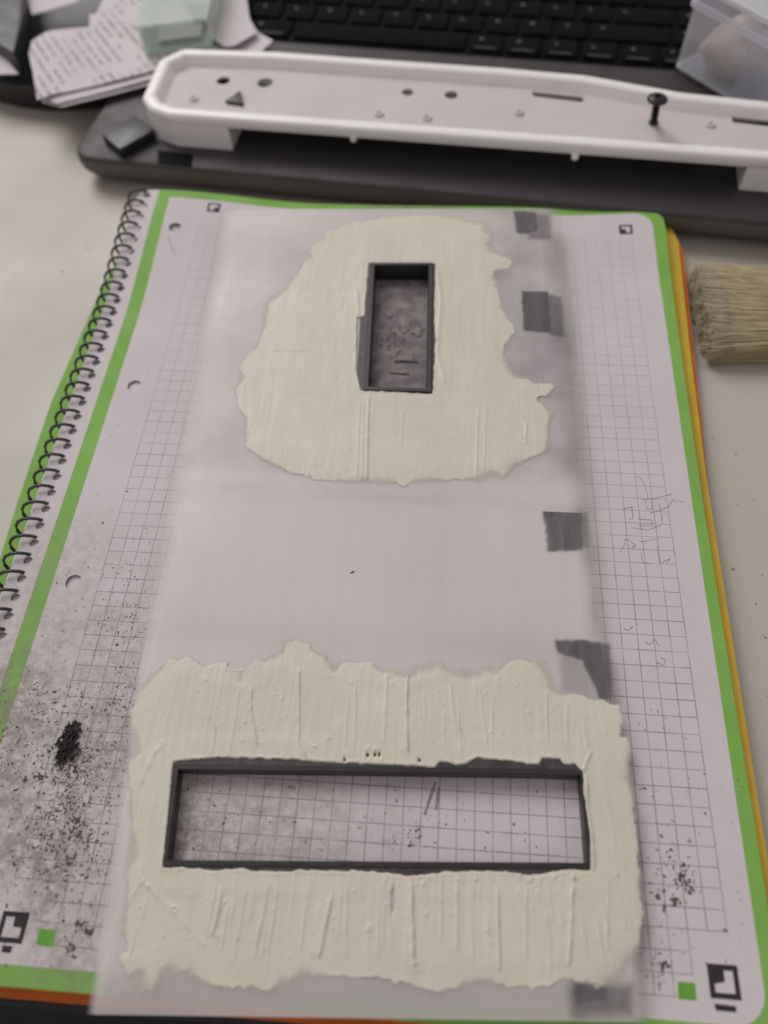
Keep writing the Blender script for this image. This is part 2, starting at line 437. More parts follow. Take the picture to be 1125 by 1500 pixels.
plate('orange_section', rounded([(LEFT-2.5, BOT-2.9), (14.6, BOT-2.6), (15.6, 30), (17.4, 141), (20.6, 197), (24.2, 262), (22.5, 273), (14, TOP-2), (LEFT-2.5, TOP-2)], [1, 8, 0, 0, 0, 4, 4, 4, 1]), [], -6.65, 2.3, M['orange_page'], nb)
plate('back_section', [(LEFT-3, BOT-2.6), (13, BOT-2.6), (16, TOP-8), (8, TOP-3), (LEFT-3, TOP-3)], [], -9.0, 1.5, M['cover'], nb)
plate('cover', rounded([(LEFT-5.5, BOT-4.6), (14.0, BOT-4.6), (17, TOP-3), (LEFT-5.5, TOP-3)], [2, 8, 10, 2]), [], -10.55, 1.2, M['cover'], nb)
plate('cover_edge', [(-224.6, 20), (-228.5, 60), (-231.5, 120), (-233.0, 170), (-229.5, 235), (-224.6, 272)], [], -9.9, .6, M['green_card'], nb)
# wire spiral
pth = []
for k in range(44*14):
    t = 2*math.pi*k/14
    vv = 280.2 - PITCH*(t/(2*math.pi)); uu = -218.6 + 5.3*math.cos(t)
    lift = float(zpage(-214, min(vv, 283)))*.9
    pth.append((uu, vv, -3.6 + 6.0*math.sin(t) + lift))
v_, f_ = tube_geo(pth, .60, 6)
mesh_obj('spiral_wire', v_, f_, M['wire'], nb, smooth=True)
# corner marks and squares printed on the sheet
DZ = lambda k: (lambda a, b: zpage(a, b) + k)
def mark(cx, cy, s, kind):
    h = s/2; t = s*.17
    o = [(cx-h, cy-h), (cx+h, cy-h), (cx+h, cy+h), (cx-h, cy+h)]
    i = h - t
    if kind == 'tl':   hole = [(cx-i, cy-i), (cx-i, cy+i), (cx+i, cy+i), (cx+i, cy+i*.1), (cx+i*.1, cy+i*.1), (cx+i*.1, cy-i)]
    elif kind == 'tr': hole = [(cx+i, cy-i), (cx+i, cy+i), (cx-i, cy+i), (cx-i, cy+i*.1), (cx-i*.0, cy+i*.1), (cx-i*.0, cy-i)][::1]
    elif kind == 'br': hole = [(cx-i*.95, cy-i), (cx+i, cy-i), (cx+i, cy+i), (cx+i*.1, cy+i), (cx+i*.1, cy+i*.0), (cx-i*.95, cy-i*.25)]
    else:              hole = [(cx-i, cy-i), (cx+i, cy-i), (cx+i, cy), (cx+i*.05, cy+i*.05), (cx-i*.05, cy+i), (cx-i, cy+i)]
    plate('corner_mark', o, [hole], DZ(.05), .04, M['ink'], nb)
mark(*at(313, 303, 4.5), 5.6, 'tl'); mark(*at(917, 335.5, 1.4), 5.6, 'tr'); mark(*at(18, 1358), 7.2, 'bl'); mark(*at(1060.5, 1438), 7.4, 'br')
def quad(name, pts, mat, parent, dz=.05):
    plate(name, [at(*q) for q in pts], [], DZ(dz), .04, mat, parent)
quad('mark_bar', [(1046, 1470), (1078, 1474), (1079, 1483), (1049, 1480)], M['ink'], nb)
quad('mark_bar', [(3, 1385), (18, 1386), (15, 1396), (2, 1395)], M['ink'], nb)
quad('green_square', [(993, 1438), (1018, 1440), (1021, 1466), (994, 1463)], M['green_ink'], nb)
quad('green_square', [(58, 1360), (81, 1363), (76, 1387), (52, 1384)], M['green_ink'], nb)
# pencil scribbles on the right of the sheet
def strokes(name, lines_, wpx, mat, parent):
    parts = []
    for ln_ in lines_:
        P = []
        for i in range(len(ln_)-1):
            a, b = ln_[i], ln_[i+1]
            for k in range(4): P.append((a[0]+(b[0]-a[0])*k/4, a[1]+(b[1]-a[1])*k/4))
        P.append(ln_[-1])
        W = [at(*q) for q in P]; V = []; F = []
        for i, (x, y) in enumerate(W):
            x2, y2 = W[min(i+1, len(W)-1)]; x1, y1 = W[max(i-1, 0)]
            L = math.hypot(x2-x1, y2-y1) or 1; nx, ny = -(y2-y1)/L, (x2-x1)/L
            hw = wpx*(.6+.8*random.random())*.5
            for s_ in (-1, 1):
                xx, yy = x+nx*hw*s_, y+ny*hw*s_; V.append((xx, yy, float(zpage(xx, yy))+.035))
        for i in range(len(W)-1): F.append((2*i, 2*i+2, 2*i+3, 2*i+1))
        parts.append((V, F))
    mesh_obj(name, *merge(parts), mat, parent, kind='stuff')
z8 = lambda p: (740+p[0]/2.922, 680+p[1]/2.922)
sc_ = [[(560, 50), (580, 60), (600, 95), (612, 150)], [(585, 152), (640, 147), (715, 128)], [(600, 150), (605, 190), (630, 195), (625, 150)], [(620, 210), (660, 198), (700, 182), (720, 148), (735, 165)],
       [(740, 155), (765, 162)], [(540, 180), (548, 230), (530, 240)], [(505, 190), (550, 185)], [(570, 235), (625, 240), (635, 265), (570, 262)], [(540, 272), (610, 282), (665, 262)], [(660, 170), (670, 225), (672, 258)],
       [(510, 325), (530, 325), (545, 340), (560, 350), (540, 358)], [(578, 332), (600, 330), (655, 318)], [(490, 380), (510, 345), (515, 320)], [(580, 375), (588, 420), (625, 428)], [(650, 350), (660, 425)], [(665, 425), (690, 410), (705, 405), (690, 425)],
       [(505, 705), (530, 712), (545, 695)], [(665, 830), (685, 835), (680, 860), (645, 850)], [(600, 760), (620, 775), (640, 750), (660, 780)]]
strokes('pencil_scribble', [[z8(q) for q in l] for l in sc_], .22, M['graphite'], nb)
z2 = lambda p: (350+p[0]/2.8125, 1000+p[1]/2.8125)
strokes('pencil_stroke', [[z2((810, 410)), z2((795, 455)), z2((765, 545))], [z2((825, 430)), z2((812, 525))]], .75, M['graphite'], nb)
z3_ = lambda p: (p[0]/2.8125, 250+p[1]/2.8125)
strokes('pencil_stroke', [[z3_((705, 300)), z3_((712, 335)), z3_((733, 370))]], .3, M['graphite'], nb)

# ================================================================== PANEL
pn = thing('plastic_board', 'milky sanded plastic board with two black framed openings and smeared cream filler', 'board')
left_px = [(127, 1486), (151, 1325), (207, 935), (245, 735), (285, 520), (325, 306)]
right_px = [(820, 306), (844, 500), (868, 720), (897, 1000), (922, 1230), (950, 1498)]
pout = [at_pan(*q) for q in left_px + right_px]
lip_lo = [at_pan(*q) for q in [(246, 1260), (860, 1264), (850, 1136), (262, 1128)]]
lip_up = [at_pan(*q) for q in [(540, 568), (625, 571), (628, 391), (549, 391)]]
lip_lo = ccw(lip_lo); lip_up = ccw(lip_up)
SEAM = at_pan(560, 716)[1]
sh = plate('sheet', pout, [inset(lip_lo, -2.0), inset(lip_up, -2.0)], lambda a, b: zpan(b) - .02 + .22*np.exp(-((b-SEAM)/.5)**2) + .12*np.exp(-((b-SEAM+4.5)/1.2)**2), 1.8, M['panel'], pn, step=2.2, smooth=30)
co_ = np.empty(len(sh.data.vertices)*3); sh.data.vertices.foreach_get('co', co_); co_ = co_.reshape(-1, 3)/S
px_, py_ = co_[:, 0], co_[:, 1]
ed = pdist(pout[:6], co_[:, :2], False); er = pdist(pout[6:], co_[:, :2], False); eb = pdist([pout[-1], pout[0]], co_[:, :2], False)
wl = 3.0 + 5*sm(py_, 20, 150) + 2.0*fbm(px_/9, py_/14, 301, 3)
cov = sm(ed, .2, np.maximum(wl, 1.0))*sm(er, .2, np.maximum(wl*1.3, 1.0))*(.55 + .45*sm(eb, 1, 14))
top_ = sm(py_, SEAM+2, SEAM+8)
grey_val = .62*np.exp(-((py_-SEAM+2.6)/2.8)**2)*sm(px_, -178, -150)*(.6+.5*fbm(px_/22, py_/1.5, 411, 3)) + 0.20*np.exp(-((py_-at_pan(560, 940)[1])/6.0)**2) + .42*top_*sm(px_, -80, -45) + .48*top_ + .25*sm(-py_, -6, 18)  # greyer along the seam, beyond the near filler and across the far half
for nm, vals in (('cover', cov), ('grey_tone', np.clip(grey_val, 0, 1))):
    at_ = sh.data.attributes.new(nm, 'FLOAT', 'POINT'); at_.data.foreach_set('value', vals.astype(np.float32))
def frame(name, lip, w, zb, rise):
    """flange on the panel, a thin raised lip and the four inner walls going down"""
    z = lambda p, dz: [(x, y, float(zpan(y)) + dz) for x, y in p]
    ino = inset(lip, -w)
    L = [z(inset(ino, -.02), .12), z(ino, rise-.2), z(inset(ino, .2), rise), z(inset(lip, -.2), rise), z(lip, rise-.2), [(x, y, zb) for x, y in lip], [(x, y, zb) for x, y in ino], z(ino, -1.9)]
    V, F, n = loft(L)
    return mesh_obj(name, V, F, M['frame_wall'], pn, smooth=35)
fl = frame('opening_frame', lip_lo, 1.5, .6, .5); tag(fl, label='long black rectangular frame of the near opening')
fu = frame('opening_frame', lip_up, 1.7, .6, .95); tag(fu, label='narrow black rectangular frame of the far opening')
plate('flange', inset(lip_lo, -6.5), [inset(lip_lo, -1.45)], lambda a, b: zpan(b) + .13, .12, M['frame'], pn)
plate('flange', inset(lip_up, -4.6), [inset(lip_up, -1.65)], lambda a, b: zpan(b) + .13, .12, M['frame'], pn)
plate('inner_floor', inset(lip_up, .15), [], 1.3, .6, simple('dusty_grey_floor', (.23, .20, .203), .8, .3, .45, 5, .15, 1.2), pn)
# dark worn patches along the right-hand border
def link_mesh(name, V, F, cover, mat, parent):
    me = bpy.data.meshes.new(name)
    me.vertices.add(len(V)); me.vertices.foreach_set('co', (np.asarray(V)*S).ravel())
    me.loops.add(len(F)*4); me.loops.foreach_set('vertex_index', F.astype(np.int32).ravel())
    me.polygons.add(len(F)); me.polygons.foreach_set('loop_start', np.arange(0, len(F)*4, 4, dtype=np.int32))
    me.update(calc_edges=True)
    at_ = me.attributes.new('cover', 'FLOAT', 'POINT'); at_.data.foreach_set('value', np.asarray(cover, np.float32))
    me.polygons.foreach_set('use_smooth', [True]*len(me.polygons)); me.materials.append(mat)
    o = bpy.data.objects.new(name, me); COL.objects.link(o); o.parent = parent
    return o
def worn(polys, seed):
    Ps = [(np.array([at_pan(*a) for a in q]), lv_, sf) for q, lv_, sf in polys]
    allp = np.concatenate([p for p, _, _ in Ps]); x0, y0 = allp.min(0)-3; x1, y1 = allp.max(0)+3
    xs = np.arange(x0, x1, .5); ys = np.arange(y0, y1, .5); nx, ny = len(xs), len(ys)
    X, Y = np.meshgrid(xs, ys); P = np.c_[X.ravel(), Y.ravel()]; x, y = P.T
    Q = P + np.c_[.25*fbm(x/2, y/2, seed), .3*fbm(x/2, y/2, seed+5)]
    c = np.zeros(len(P))
    for p, lv_, sf in Ps:
        d = pdist(p, Q)*np.where(inside(p, Q), 1, -1); c = np.maximum(c, lv_*sm(d, -sf, sf))
    c *= .92 + .10*fbm(x/1.5, y/12, seed+9)
    idx = np.arange(nx*ny).reshape(ny, nx)
    F = np.stack([idx[:-1, :-1].ravel(), idx[:-1, 1:].ravel(), idx[1:, 1:].ravel(), idx[1:, :-1].ravel()], 1)
    F = F[c[F].max(1) > .01]; u_ = np.unique(F); rem = -np.ones(nx*ny, int); rem[u_] = np.arange(len(u_))
    link_mesh('worn_patch', np.c_[x, y, zpan(y)+.015][u_], rem[F], np.clip(c[u_], 0, 1), M['worn'], pn)
worn([([(753, 309), (784, 311), (790, 336), (775, 343), (757, 341)], .85, .7), ([(780, 312), (806, 316), (808, 350), (775, 350)], .45, 1.2)], 3)
worn([([(764, 427), (803, 427), (808, 488), (768, 484)], .88, .6), ([(802, 431), (823, 435), (827, 493), (805, 491)], .5, .7)], 5)
worn([([(797, 742), (853, 745), (853, 806), (802, 808)], .75, .7), ([(795, 742), (812, 742), (814, 760), (797, 760)], .9, .7), ([(850, 746), (862, 750), (862, 802), (850, 802)], .45, 1.2)], 7)
worn([([(813, 938), (855, 938), (893, 944), (897, 1022), (880, 1026), (868, 1000), (852, 968), (818, 956)], .82, .7), ([(820, 950), (870, 965), (880, 1030), (822, 1012)], .22, 1.6)], 9)
worn([([(838, 1440), (890, 1444), (892, 1468), (842, 1472)], .72, .9), ([(832, 1445), (926, 1442), (926, 1486), (836, 1490)], .50, 1.4)], 11)

# ---- filler coats: real relief
def putty(name, outline_px, hole_px, ridges, blobs, gaps, step, seed, label, thick=.30, streak=1.0):
    O = np.array([at_pan(*q) for q in outline_px]); Hh = np.array([at_pan(*q) for q in hole_px])
    x0, y0 = O.min(0)-3; x1, y1 = O.max(0)+3
    xs = np.arange(x0, x1, step); ys = np.arange(y0, y1, step); nx, ny = len(xs), len(ys)
    X, Y = np.meshgrid(xs, ys); P = np.c_[X.ravel(), Y.ravel()]; x, y = P[:, 0], P[:, 1]
    wx = x + .6*fbm(x/3.4, y/3.4, seed, 3) + .16*fbm(x/.9, y/.9, seed+3); wy = y + .8*fbm(x/2.8, y/3.4, seed+5, 3) + .16*fbm(x/.8, y/.8, seed+7)
    Q = np.c_[wx, wy]
    d = pdist(O, Q)*np.where(inside(O, Q), 1, -1)
    Q2 = np.c_[x + .16*fbm(x/2.2, y/2.6, seed+9, 3), y + .26*fbm(x/2.4, y/2.2, seed+11, 3)]
    dh = pdist(Hh, Q2)*np.where(inside(Hh, Q2), -1, 1)
    for g in gaps:
        c = np.array(at_pan(g[0], g[1])); a, b = g[2], g[3]
        dg = (np.sqrt(((Q2[:, 0]-c[0])/a)**2 + ((Q2[:, 1]-c[1])/b)**2) - 1)*min(a, b); dh = np.minimum(dh, dg)
    edge = np.minimum(d, dh)
    soft = np.clip(.5 + 4.0*sm(vnoise(x/9, y/9, seed+2), -.35, .6), .5, 4.5)
    base = thick*sm(d, 0, .5 + 1.2*soft)*(.35+.65*sm(d, 0, 7)) * (0.55+.45*sm(dh, -.1, .9)) 
    slow = .10*fbm(x/16, y/28, seed+21)
    t = x + .9*np.sin(y/19+seed) + 1.2*vnoise(x/20, y/30, seed+4)
    st = .055*fbm(t/1.6, y/34, seed+31, 3) + .05*np.maximum(0, vnoise(t/1.1, y/18, seed+37)-.35)*2
    band = sm(vnoise(x/12, y/22, seed+51), -.4, .5)
    grain = .018*fbm(x/.8, y/1.1, seed+41, 3)
    h = base + (slow + streak*st*(.25+.95*band) + grain)*sm(d, 0, 2.2)
    lipn = .16*np.exp(-((dh-.55)/.4)**2)*(.4+.9*sm(vnoise(x/2.2, y/2.2, seed+61), -.2, .7))
    h += lipn + .14*np.exp(-((d-.9)/.5)**2)*sm(vnoise(x/3, y/3, seed+67), .1, .7)
    for r in ridges:
        W = np.array([at_pan(*q) for q in r[0]]); Lw = W + 0
        if abs(W[-1, 1]-W[0, 1]) > 1.3*abs(W[-1, 0]-W[0, 0]):
            W = W[np.argsort(W[:, 1])]; dx = x + .10*vnoise(x/3, y/2.6, seed+71) - np.interp(y, W[:, 1], W[:, 0])
            prof = np.where(dx < 0, np.exp(-(dx/(r[2]*.62))**2), np.exp(-(dx/(r[2]*1.15))**2)) + .25*sm(dx, -4.5, 0)*(dx < 0)*(1-sm(dx, -.4, 0))
            prof *= sm(y, W[0, 1]-1.2, W[0, 1]+.8)*(1-sm(y, W[-1, 1]-2.5, W[-1, 1]+1.0))
        else:
            prof = np.exp(-(pdist(W, np.c_[x + .15*vnoise(x/3, y/3.5, seed+71), y], closed=False)/r[2])**2)
        h += 2.1*r[1]*prof*(.72+.28*vnoise(x/2, y/2.0, seed+73))
    for b in blobs:
        c = np.array(at_pan(b[0], b[1])); q = ((x-c[0])**2 + ((y-c[1])*.8)**2)/b[2]**2
        h += b[3]*np.exp(-q)*(.7+.6*fbm(x/.7, y/.7, seed+81, 2))
    h = np.maximum(h, .02); keep = edge > -0.02
    cover = sm(d, -.05, .25 + .9*soft)*sm(dh, -.05, .12)
    off = .03 + .115*(1-sm(dh, 5.0, 8.0))
    z = zpan(y) + off + h
    z = np.where(edge < .35, zpan(y) + off + (h+.01)*sm(edge, -.02, .5), z)
    idx = np.arange(nx*ny).reshape(ny, nx); K = keep.reshape(ny, nx)
    m4 = K[:-1, :-1] & K[:-1, 1:] & K[1:, 1:] & K[1:, :-1]
    F = np.stack([idx[:-1, :-1][m4], idx[:-1, 1:][m4], idx[1:, 1:][m4], idx[1:, :-1][m4]], 1)
    used = np.unique(F); rem = -np.ones(nx*ny, int); rem[used] = np.arange(len(used)); F = rem[F]
    V = np.c_[x, y, z][used]; cv = cover[used]
    # underside skirt so that the coat is a closed body
    cnt = set(); 
    E_ = np.concatenate([F[:, [0, 1]], F[:, [1, 2]], F[:, [2, 3]], F[:, [3, 0]]])
    key = E_[:, 0]*10**7 + E_[:, 1]; rev = E_[:, 1]*10**7 + E_[:, 0]
    B = E_[~np.isin(key, rev)]
    bv = np.unique(B); mp = {int(a): len(V)+i for i, a in enumerate(bv)}
    V = np.r_[V, np.c_[V[bv, 0], V[bv, 1], zpan(V[bv, 1]) + .01]]; cv = np.r_[cv, cv[bv]]
    faces = np.r_[F, np.array([(b, a, mp[int(a)], mp[int(b)]) for a, b in B])]
    o = link_mesh(name, V, faces, cv, M['putty'], pn); o['label'] = label
    return o
UP = [(455,360),(480,338),(520,325),(560,318),(620,315),(680,318),(715,325),(726,345),(722,362),(735,372),(757,385),(745,393),(728,400),(735,425),(742,450),(752,470),(758,485),(745,500),(744,518),(760,545),(785,560),(820,565),(805,580),(792,590),(805,600),(820,585),(822,600),(808,620),(810,660),(790,668),(768,680),(757,690),(740,708),(725,700),(700,708),(660,705),(640,708),(590,712),(540,712),(490,708),(440,700),(425,695),(410,690),(375,672),(360,655),(362,635),(352,610),(342,580),(345,545),(360,520),(375,500),(380,480),(385,455),(382,445),(410,422),(430,410),(445,385),(455,375)]
UPH = [(541,387),(637,388),(635,470),(637,500),(633,577),(600,576),(565,572),(529,572),(523,540),(524,466),(535,464)]
LO = [(215,985),(235,970),(245,965),(275,960),(300,975),(330,965),(360,980),(370,965),(405,955),(410,937),(435,933),(458,940),(462,952),(482,955),(490,968),(540,968),(555,978),(590,980),(610,968),(650,965),(668,975),(700,975),(750,965),(800,965),(815,985),(820,1005),(850,1018),(880,1025),(910,1035),(912,1075),(922,1078),(930,1150),(935,1250),(942,1300),(940,1400),(920,1440),(880,1448),(830,1440),(800,1450),(740,1447),(700,1452),(660,1450),(640,1455),(620,1445),(590,1440),(540,1437),(500,1436),(450,1440),(420,1455),(370,1452),(330,1455),(300,1445),(270,1437),(240,1437),(225,1470),(200,1465),(195,1432),(180,1425),(172,1400),(185,1390),(172,1365),(178,1330),(180,1290),(182,1250),(188,1200),(185,1150),(190,1100),(186,1060),(190,1030),(205,1005)]
LOH = [(255,1116),(300,1112),(380,1112),(440,1115),(470,1118),(540,1120),(600,1124),(638,1126),(645,1117),(660,1120),(680,1122),(700,1112),(730,1114),(760,1118),(790,1120),(795,1112),(820,1113),(825,1122),(840,1118),(852,1130),(853,1165),(860,1200),(863,1250),(863,1275),(840,1272),(790,1281),(740,1276),(660,1275),(600,1282),(570,1277),(480,1274),(400,1275),(350,1272),(310,1274),(270,1270),(241,1271),(248,1190)]
rl = [([(602,1288),(603,1340),(605,1412)], .5, .42), ([(728,1300),(729,1360),(731,1420)], .45, .4), ([(838,1296),(836,1350),(832,1412)], .42, .4), ([(486,1308),(478,1350),(467,1400)], .4, .42),
      ([(324,1298),(320,1335),(311,1368)], .42, .5), ([(438,980),(437,1088),(448,1110)], .34, .4), ([(597,985),(595,1030),(596,1100)], .42, .4), ([(368,1005),(367,1040),(376,1090)], .28, .4),
      ([(668,1288),(669,1390)], .22, .45), ([(660,1000),(662,1050),(680,1082)], .2, .35), ([(394,1290),(383,1350),(372,1400)], .2, .4), ([(408,1292),(400,1345),(392,1390)], .16, .4),
      ([(520,1000),(519,1090)], .14, .35), ([(770,1300),(769,1400)], .15, .4), ([(866,1100),(858,1115),(854,1130)], .35, .5), ([(646,1280),(645,1380)], .14, .4), ([(556,1290),(553,1400)], .14, .4),
      ([(360,1300),(350,1360),(340,1410)], .16, .4), ([(300,1040),(315,1065),(312,1100)], .18, .4), ([(240,1085),(222,1110),(208,1145)], .18, .7), ([(205,1285),(250,1330),(300,1385)], .10, .5),
      ([(857,1135),(858,1180),(866,1230),(868,1272)], .5, .5), ([(922,1078),(928,1130)], .2, .4), ([(185,1330),(200,1300),(215,1285)], .15, .5), ([(450,1300),(440,1390)], .15, .35), ([(508,1290),(506,1400)], .13, .3),
      ([(800,1010),(800,1090)], .12, .35), ([(830,1030),(830,1085)], .12, .35), ([(720,1030),(721,1095)], .12, .35), ([(890,1290),(888,1400)], .12, .4)]
for _ in range(60):
    lo_ = random.random() < .62; x_ = random.uniform(200, 915); t_ = (590-x_)/1350.0
    y0_ = random.uniform(1288, 1370) if lo_ else random.uniform(985, 1060); L_ = random.uniform(18, 75); y1_ = min(y0_+L_, 1432 if lo_ else 1105)
    rl.append(([(x_, y0_), (x_ - t_*-(y1_-y0_)*.0 - (y1_-y0_)*t_*.9, y1_)], random.uniform(.05, .17), random.uniform(.25, .42)))
bl = [(540,1362,1.0,.35),(256,1332,.8,.5),(565,1285,.8,.3),(610,1415,1.2,.3),(733,1440,1.0,.3),(790,1290,.7,.4),(900,1280,.9,.3),(320,1370,.8,.3),(460,1095,.9,.3),(355,1085,.8,.25),(220,1120,.9,.25),(175,1360,.8,.35),(466,1340,.8,.25),(760,1283,.6,.4),(840,1285,.6,.3),(715,1360,.7,.25),(330,1320,.7,.25)]
bl += [(random.uniform(560, 850), random.uniform(1283, 1296), random.uniform(.3, .6), random.uniform(.25, .5)) for _ in range(16)]
bl += [(random.uniform(200, 920), random.choice([random.uniform(1290, 1425), random.uniform(990, 1100)]), random.uniform(.25, .5), random.uniform(.1, .3)) for _ in range(110)]
gl = [(322,965,3.2,1.4),(345,975,2.2,1.2),(562,972,2.4,.8),(576,1318,.35,2.4),(538,1106,.22,.5),(550,1106,.22,.5),(556,1106,.22,.5),(505,1112,.2,.35),(615,1114,.2,.4)]
putty('filler_coat', LO, LOH, rl, bl, gl, .26, 11, 'broad cream filler smear round the long near opening')
ru = [([(540,580),(538,640),(537,708)], .32, .36), ([(527,590),(522,700)], .14, .35), ([(532,590),(530,700)], .12, .3), ([(522,425),(525,462)], .22, .7), ([(400,513),(470,514)], .10, .5), ([(700,600),(697,700)], .16, .35), ([(712,590),(708,690)], .12, .3),
      ([(640,392),(645,440),(640,520),(650,560)], .2, .9), ([(770,620),(769,650)], .2, .4), ([(540,323),(538,380)], .06, .4), ([(590,600),(587,650)], .1, .3), ([(430,425),(520,424)], .06, .5)]
bu = [(560,574,.7,.4),(600,577,.6,.3),(605,617,.4,.3),(500,562,.6,.2),(580,632,.4,.25),(615,647,.4,.25),(765,640,.8,.25),(640,705,.8,.25),(690,702,.8,.25),(722,700,.8,.3),(415,660,.8,.2)]
bu += [(random.uniform(430, 780), random.uniform(585, 690), random.uniform(.25, .45), random.uniform(.08, .25)) for _ in range(34)]
putty('filler_coat', UP, UPH, ru, bu, [(456,358,1.6,1.8),(797,586,2.2,1.5)], .32, 29, 'rounded cream filler smear round the narrow far opening', .28, .7)

# ================================================================== CRUMBS AND FILINGS
def flake(x, y, z, L, W, a, curl):
    ca, sa = math.cos(a), math.sin(a); V = []
    n = 3
    for i in range(n+1):
        t = i/n - .5; bend = curl*(t*t-.25)
        px, py = L*t, W*.5*(1-1.2*t*t) ; zz = abs(bend)*.5*L
        cx, cy = x + ca*px - sa*(bend*L), y + sa*px + ca*(bend*L)
        V += [(cx - sa*py, cy + ca*py, z + .05 + zz), (cx + sa*py, cy - ca*py, z + .06 + zz + random.uniform(0, .12)), (cx, cy, z + .16 + zz)]
    F = []
    for i in range(n):
        a0, b0 = 3*i, 3*i+3
        F += [(a0, b0, b0+2, a0+2), (a0+2, b0+2, b0+1, a0+1)]
    return V, F
def scatter(name, spots, label, mat, cat='filings', zf=zpage, avoid=True):
    parts = []
    P = np.array(pout)
    for (px, py, L, W) in spots:
        x, y = at(px, py); k_ = .45 + .35*random.expovariate(1.0); L *= min(k_, 2); W *= min(k_, 2)
        if random.random() > .30 + 1.1*sm(fbm(x/2.6, y/2.6, 501, 3), -.25, .55): continue
        if avoid and inside(P, np.array([(x, y)]))[0]: continue
        if x > 11 or x < -209 or y < BOT+.5: continue
        parts.append(flake(x, y, float(zf(x, y)), L, W, random.uniform(0, 6.3), random.uniform(-1.2, 1.2)))
    mesh_obj(name, *merge(parts), mat, None, label=label, cat=cat, kind='stuff')
G = random.gauss
sp = []
for _ in range(1500):
    t = random.random(); sp.append((108 - 22*t + G(0, 22 + 12*t), 1090 + 200*t + G(0, 22), random.uniform(.25, .95), random.uniform(.14, .36)))
for _ in range(1200): sp.append((random.uniform(0, 220), 1000 + abs(G(0, 150)), random.uniform(.2, .9), random.uniform(.12, .36)))
for _ in range(520): sp.append((random.uniform(0, 230), random.uniform(820, 1420), random.uniform(.2, .8), random.uniform(.12, .35)))
for _ in range(260): sp.append((185 + G(0, 26), 930 + G(0, 60), random.uniform(.2, .7), random.uniform(.12, .3)))
for _ in range(300): sp.append((random.uniform(60, 290), 980 - 560*random.random()**1.6, random.uniform(.15, .5), random.uniform(.1, .25)))
for c in [(115, 1355), (130, 1366), (100, 1388), (60, 1140), (110, 1205)]:
    for _ in range(26): sp.append((c[0]+G(0, 4), c[1]+G(0, 5), random.uniform(.5, 1.3), random.uniform(.3, .6)))
scatter('plastic_filings', sp, 'black plastic filings strewn over the left of the grid page', M['filing'])
sp = []
for c, n, s in [((985, 1268), 60, 22), ((1002, 1284), 45, 9), ((1010, 1300), 30, 6), ((970, 1312), 45, 8), ((988, 1322), 28, 4), ((974, 1332), 24, 4), ((962, 1405), 24, 5), ((978, 1417), 26, 5), ((966, 1434), 24, 5)]:
    for _ in range(n): sp.append((c[0]+G(0, s), c[1]+G(0, s), random.uniform(.35, 1.1), random.uniform(.2, .5)))
for _ in range(200): sp.append((random.uniform(900, 1090), 1030 + 400*random.random()**.8, random.uniform(.2, .7), random.uniform(.1, .3)))
for _ in range(60): sp.append((random.uniform(860, 1010), random.uniform(560, 1030), random.uniform(.15, .4), random.uniform(.1, .25)))
scatter('plastic_filings', sp, 'sparser black plastic filings on the right of the grid page', M['filing'])
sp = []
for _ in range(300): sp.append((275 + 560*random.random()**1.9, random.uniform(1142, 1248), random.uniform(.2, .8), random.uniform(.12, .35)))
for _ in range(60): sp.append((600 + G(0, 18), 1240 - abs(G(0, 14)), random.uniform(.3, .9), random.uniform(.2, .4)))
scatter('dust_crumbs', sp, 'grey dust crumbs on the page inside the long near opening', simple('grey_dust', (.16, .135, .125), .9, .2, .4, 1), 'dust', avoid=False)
# one matted clump of shavings
parts = []
c0 = at(100, 1085)
for k in range(170):
    t = random.random(); px = 106 - 16*t + G(0, 4.5 + 2*t*(1-t)); py = 1062 + 52*t + G(0, 5)
    if random.random() < .25: px += 10; py += 6
    x, y = at(px, py); z = random.uniform(.05, 1.3)
    v, f = flake(x, y, z, random.uniform(.9, 2.4), random.uniform(.35, .8), random.uniform(.8, 2.2), random.uniform(-.9, .9)); parts.append((v, f))
mesh_obj('shavings_clump', *merge(parts), simple('matted_black_shavings', (.018, .014, .014), .7, .3, .4, 1), None, label='matted black clump of plastic shavings on the left page', cat='shavings')
# scraps in the far opening
def scrap(px, py, w, h, zt, lab, seed):
    x, y = at(px, py, 1.4); n = 11; V = []; r = random.Random(seed)
    rad = [.45+.8*r.random() for _ in range(n)]
    L = []
    for z, k in ((1.25, .9), (1.2+zt*.5, 1.0), (1.2+zt, .72)):
        L.append([(x + w*k*rad[i]*math.cos(6.283*i/n), y + h*k*rad[i]*math.sin(6.283*i/n), z + .2*r.random()) for i in range(n)])
    V, F, m_ = loft(L); F.append(tuple(range(n))[::-1]); F.append(tuple(range(2*n, 3*n)))
    mesh_obj('plastic_scrap', V, F, M['crumb'], None, label=lab, cat='scrap', group='dusty scraps in the far opening', smooth=25)
scrap(592, 527, 5.6, 1.9, .9, 'pale oblong dusty scrap nearest the camera in the far opening', 3)
scrap(592, 476, 2.6, 4.2, .5, 'pale upright dusty scrap in the middle of the far opening', 5)
scrap(612, 486, 2.6, 3.4, .45, 'pale scrap against the right wall of the far opening', 8)
scrap(569, 462, 2.2, 2.2, .4, 'small grey scrap at the left of the far opening', 13)
scrap(585, 546, 4.2, 1.3, .6, 'thin dusty scrap at the near wall of the far opening', 17)
sp = [(575 + G(0, 12), 505 + G(0, 14), random.uniform(.5, 1.6), random.uniform(.3, .8)) for _ in range(110)]
scatter('dust_crumbs', sp, 'dark crumbs between the scraps inside the far opening', M['filing'], 'dust', zf=lambda a, b: 1.3, avoid=False)
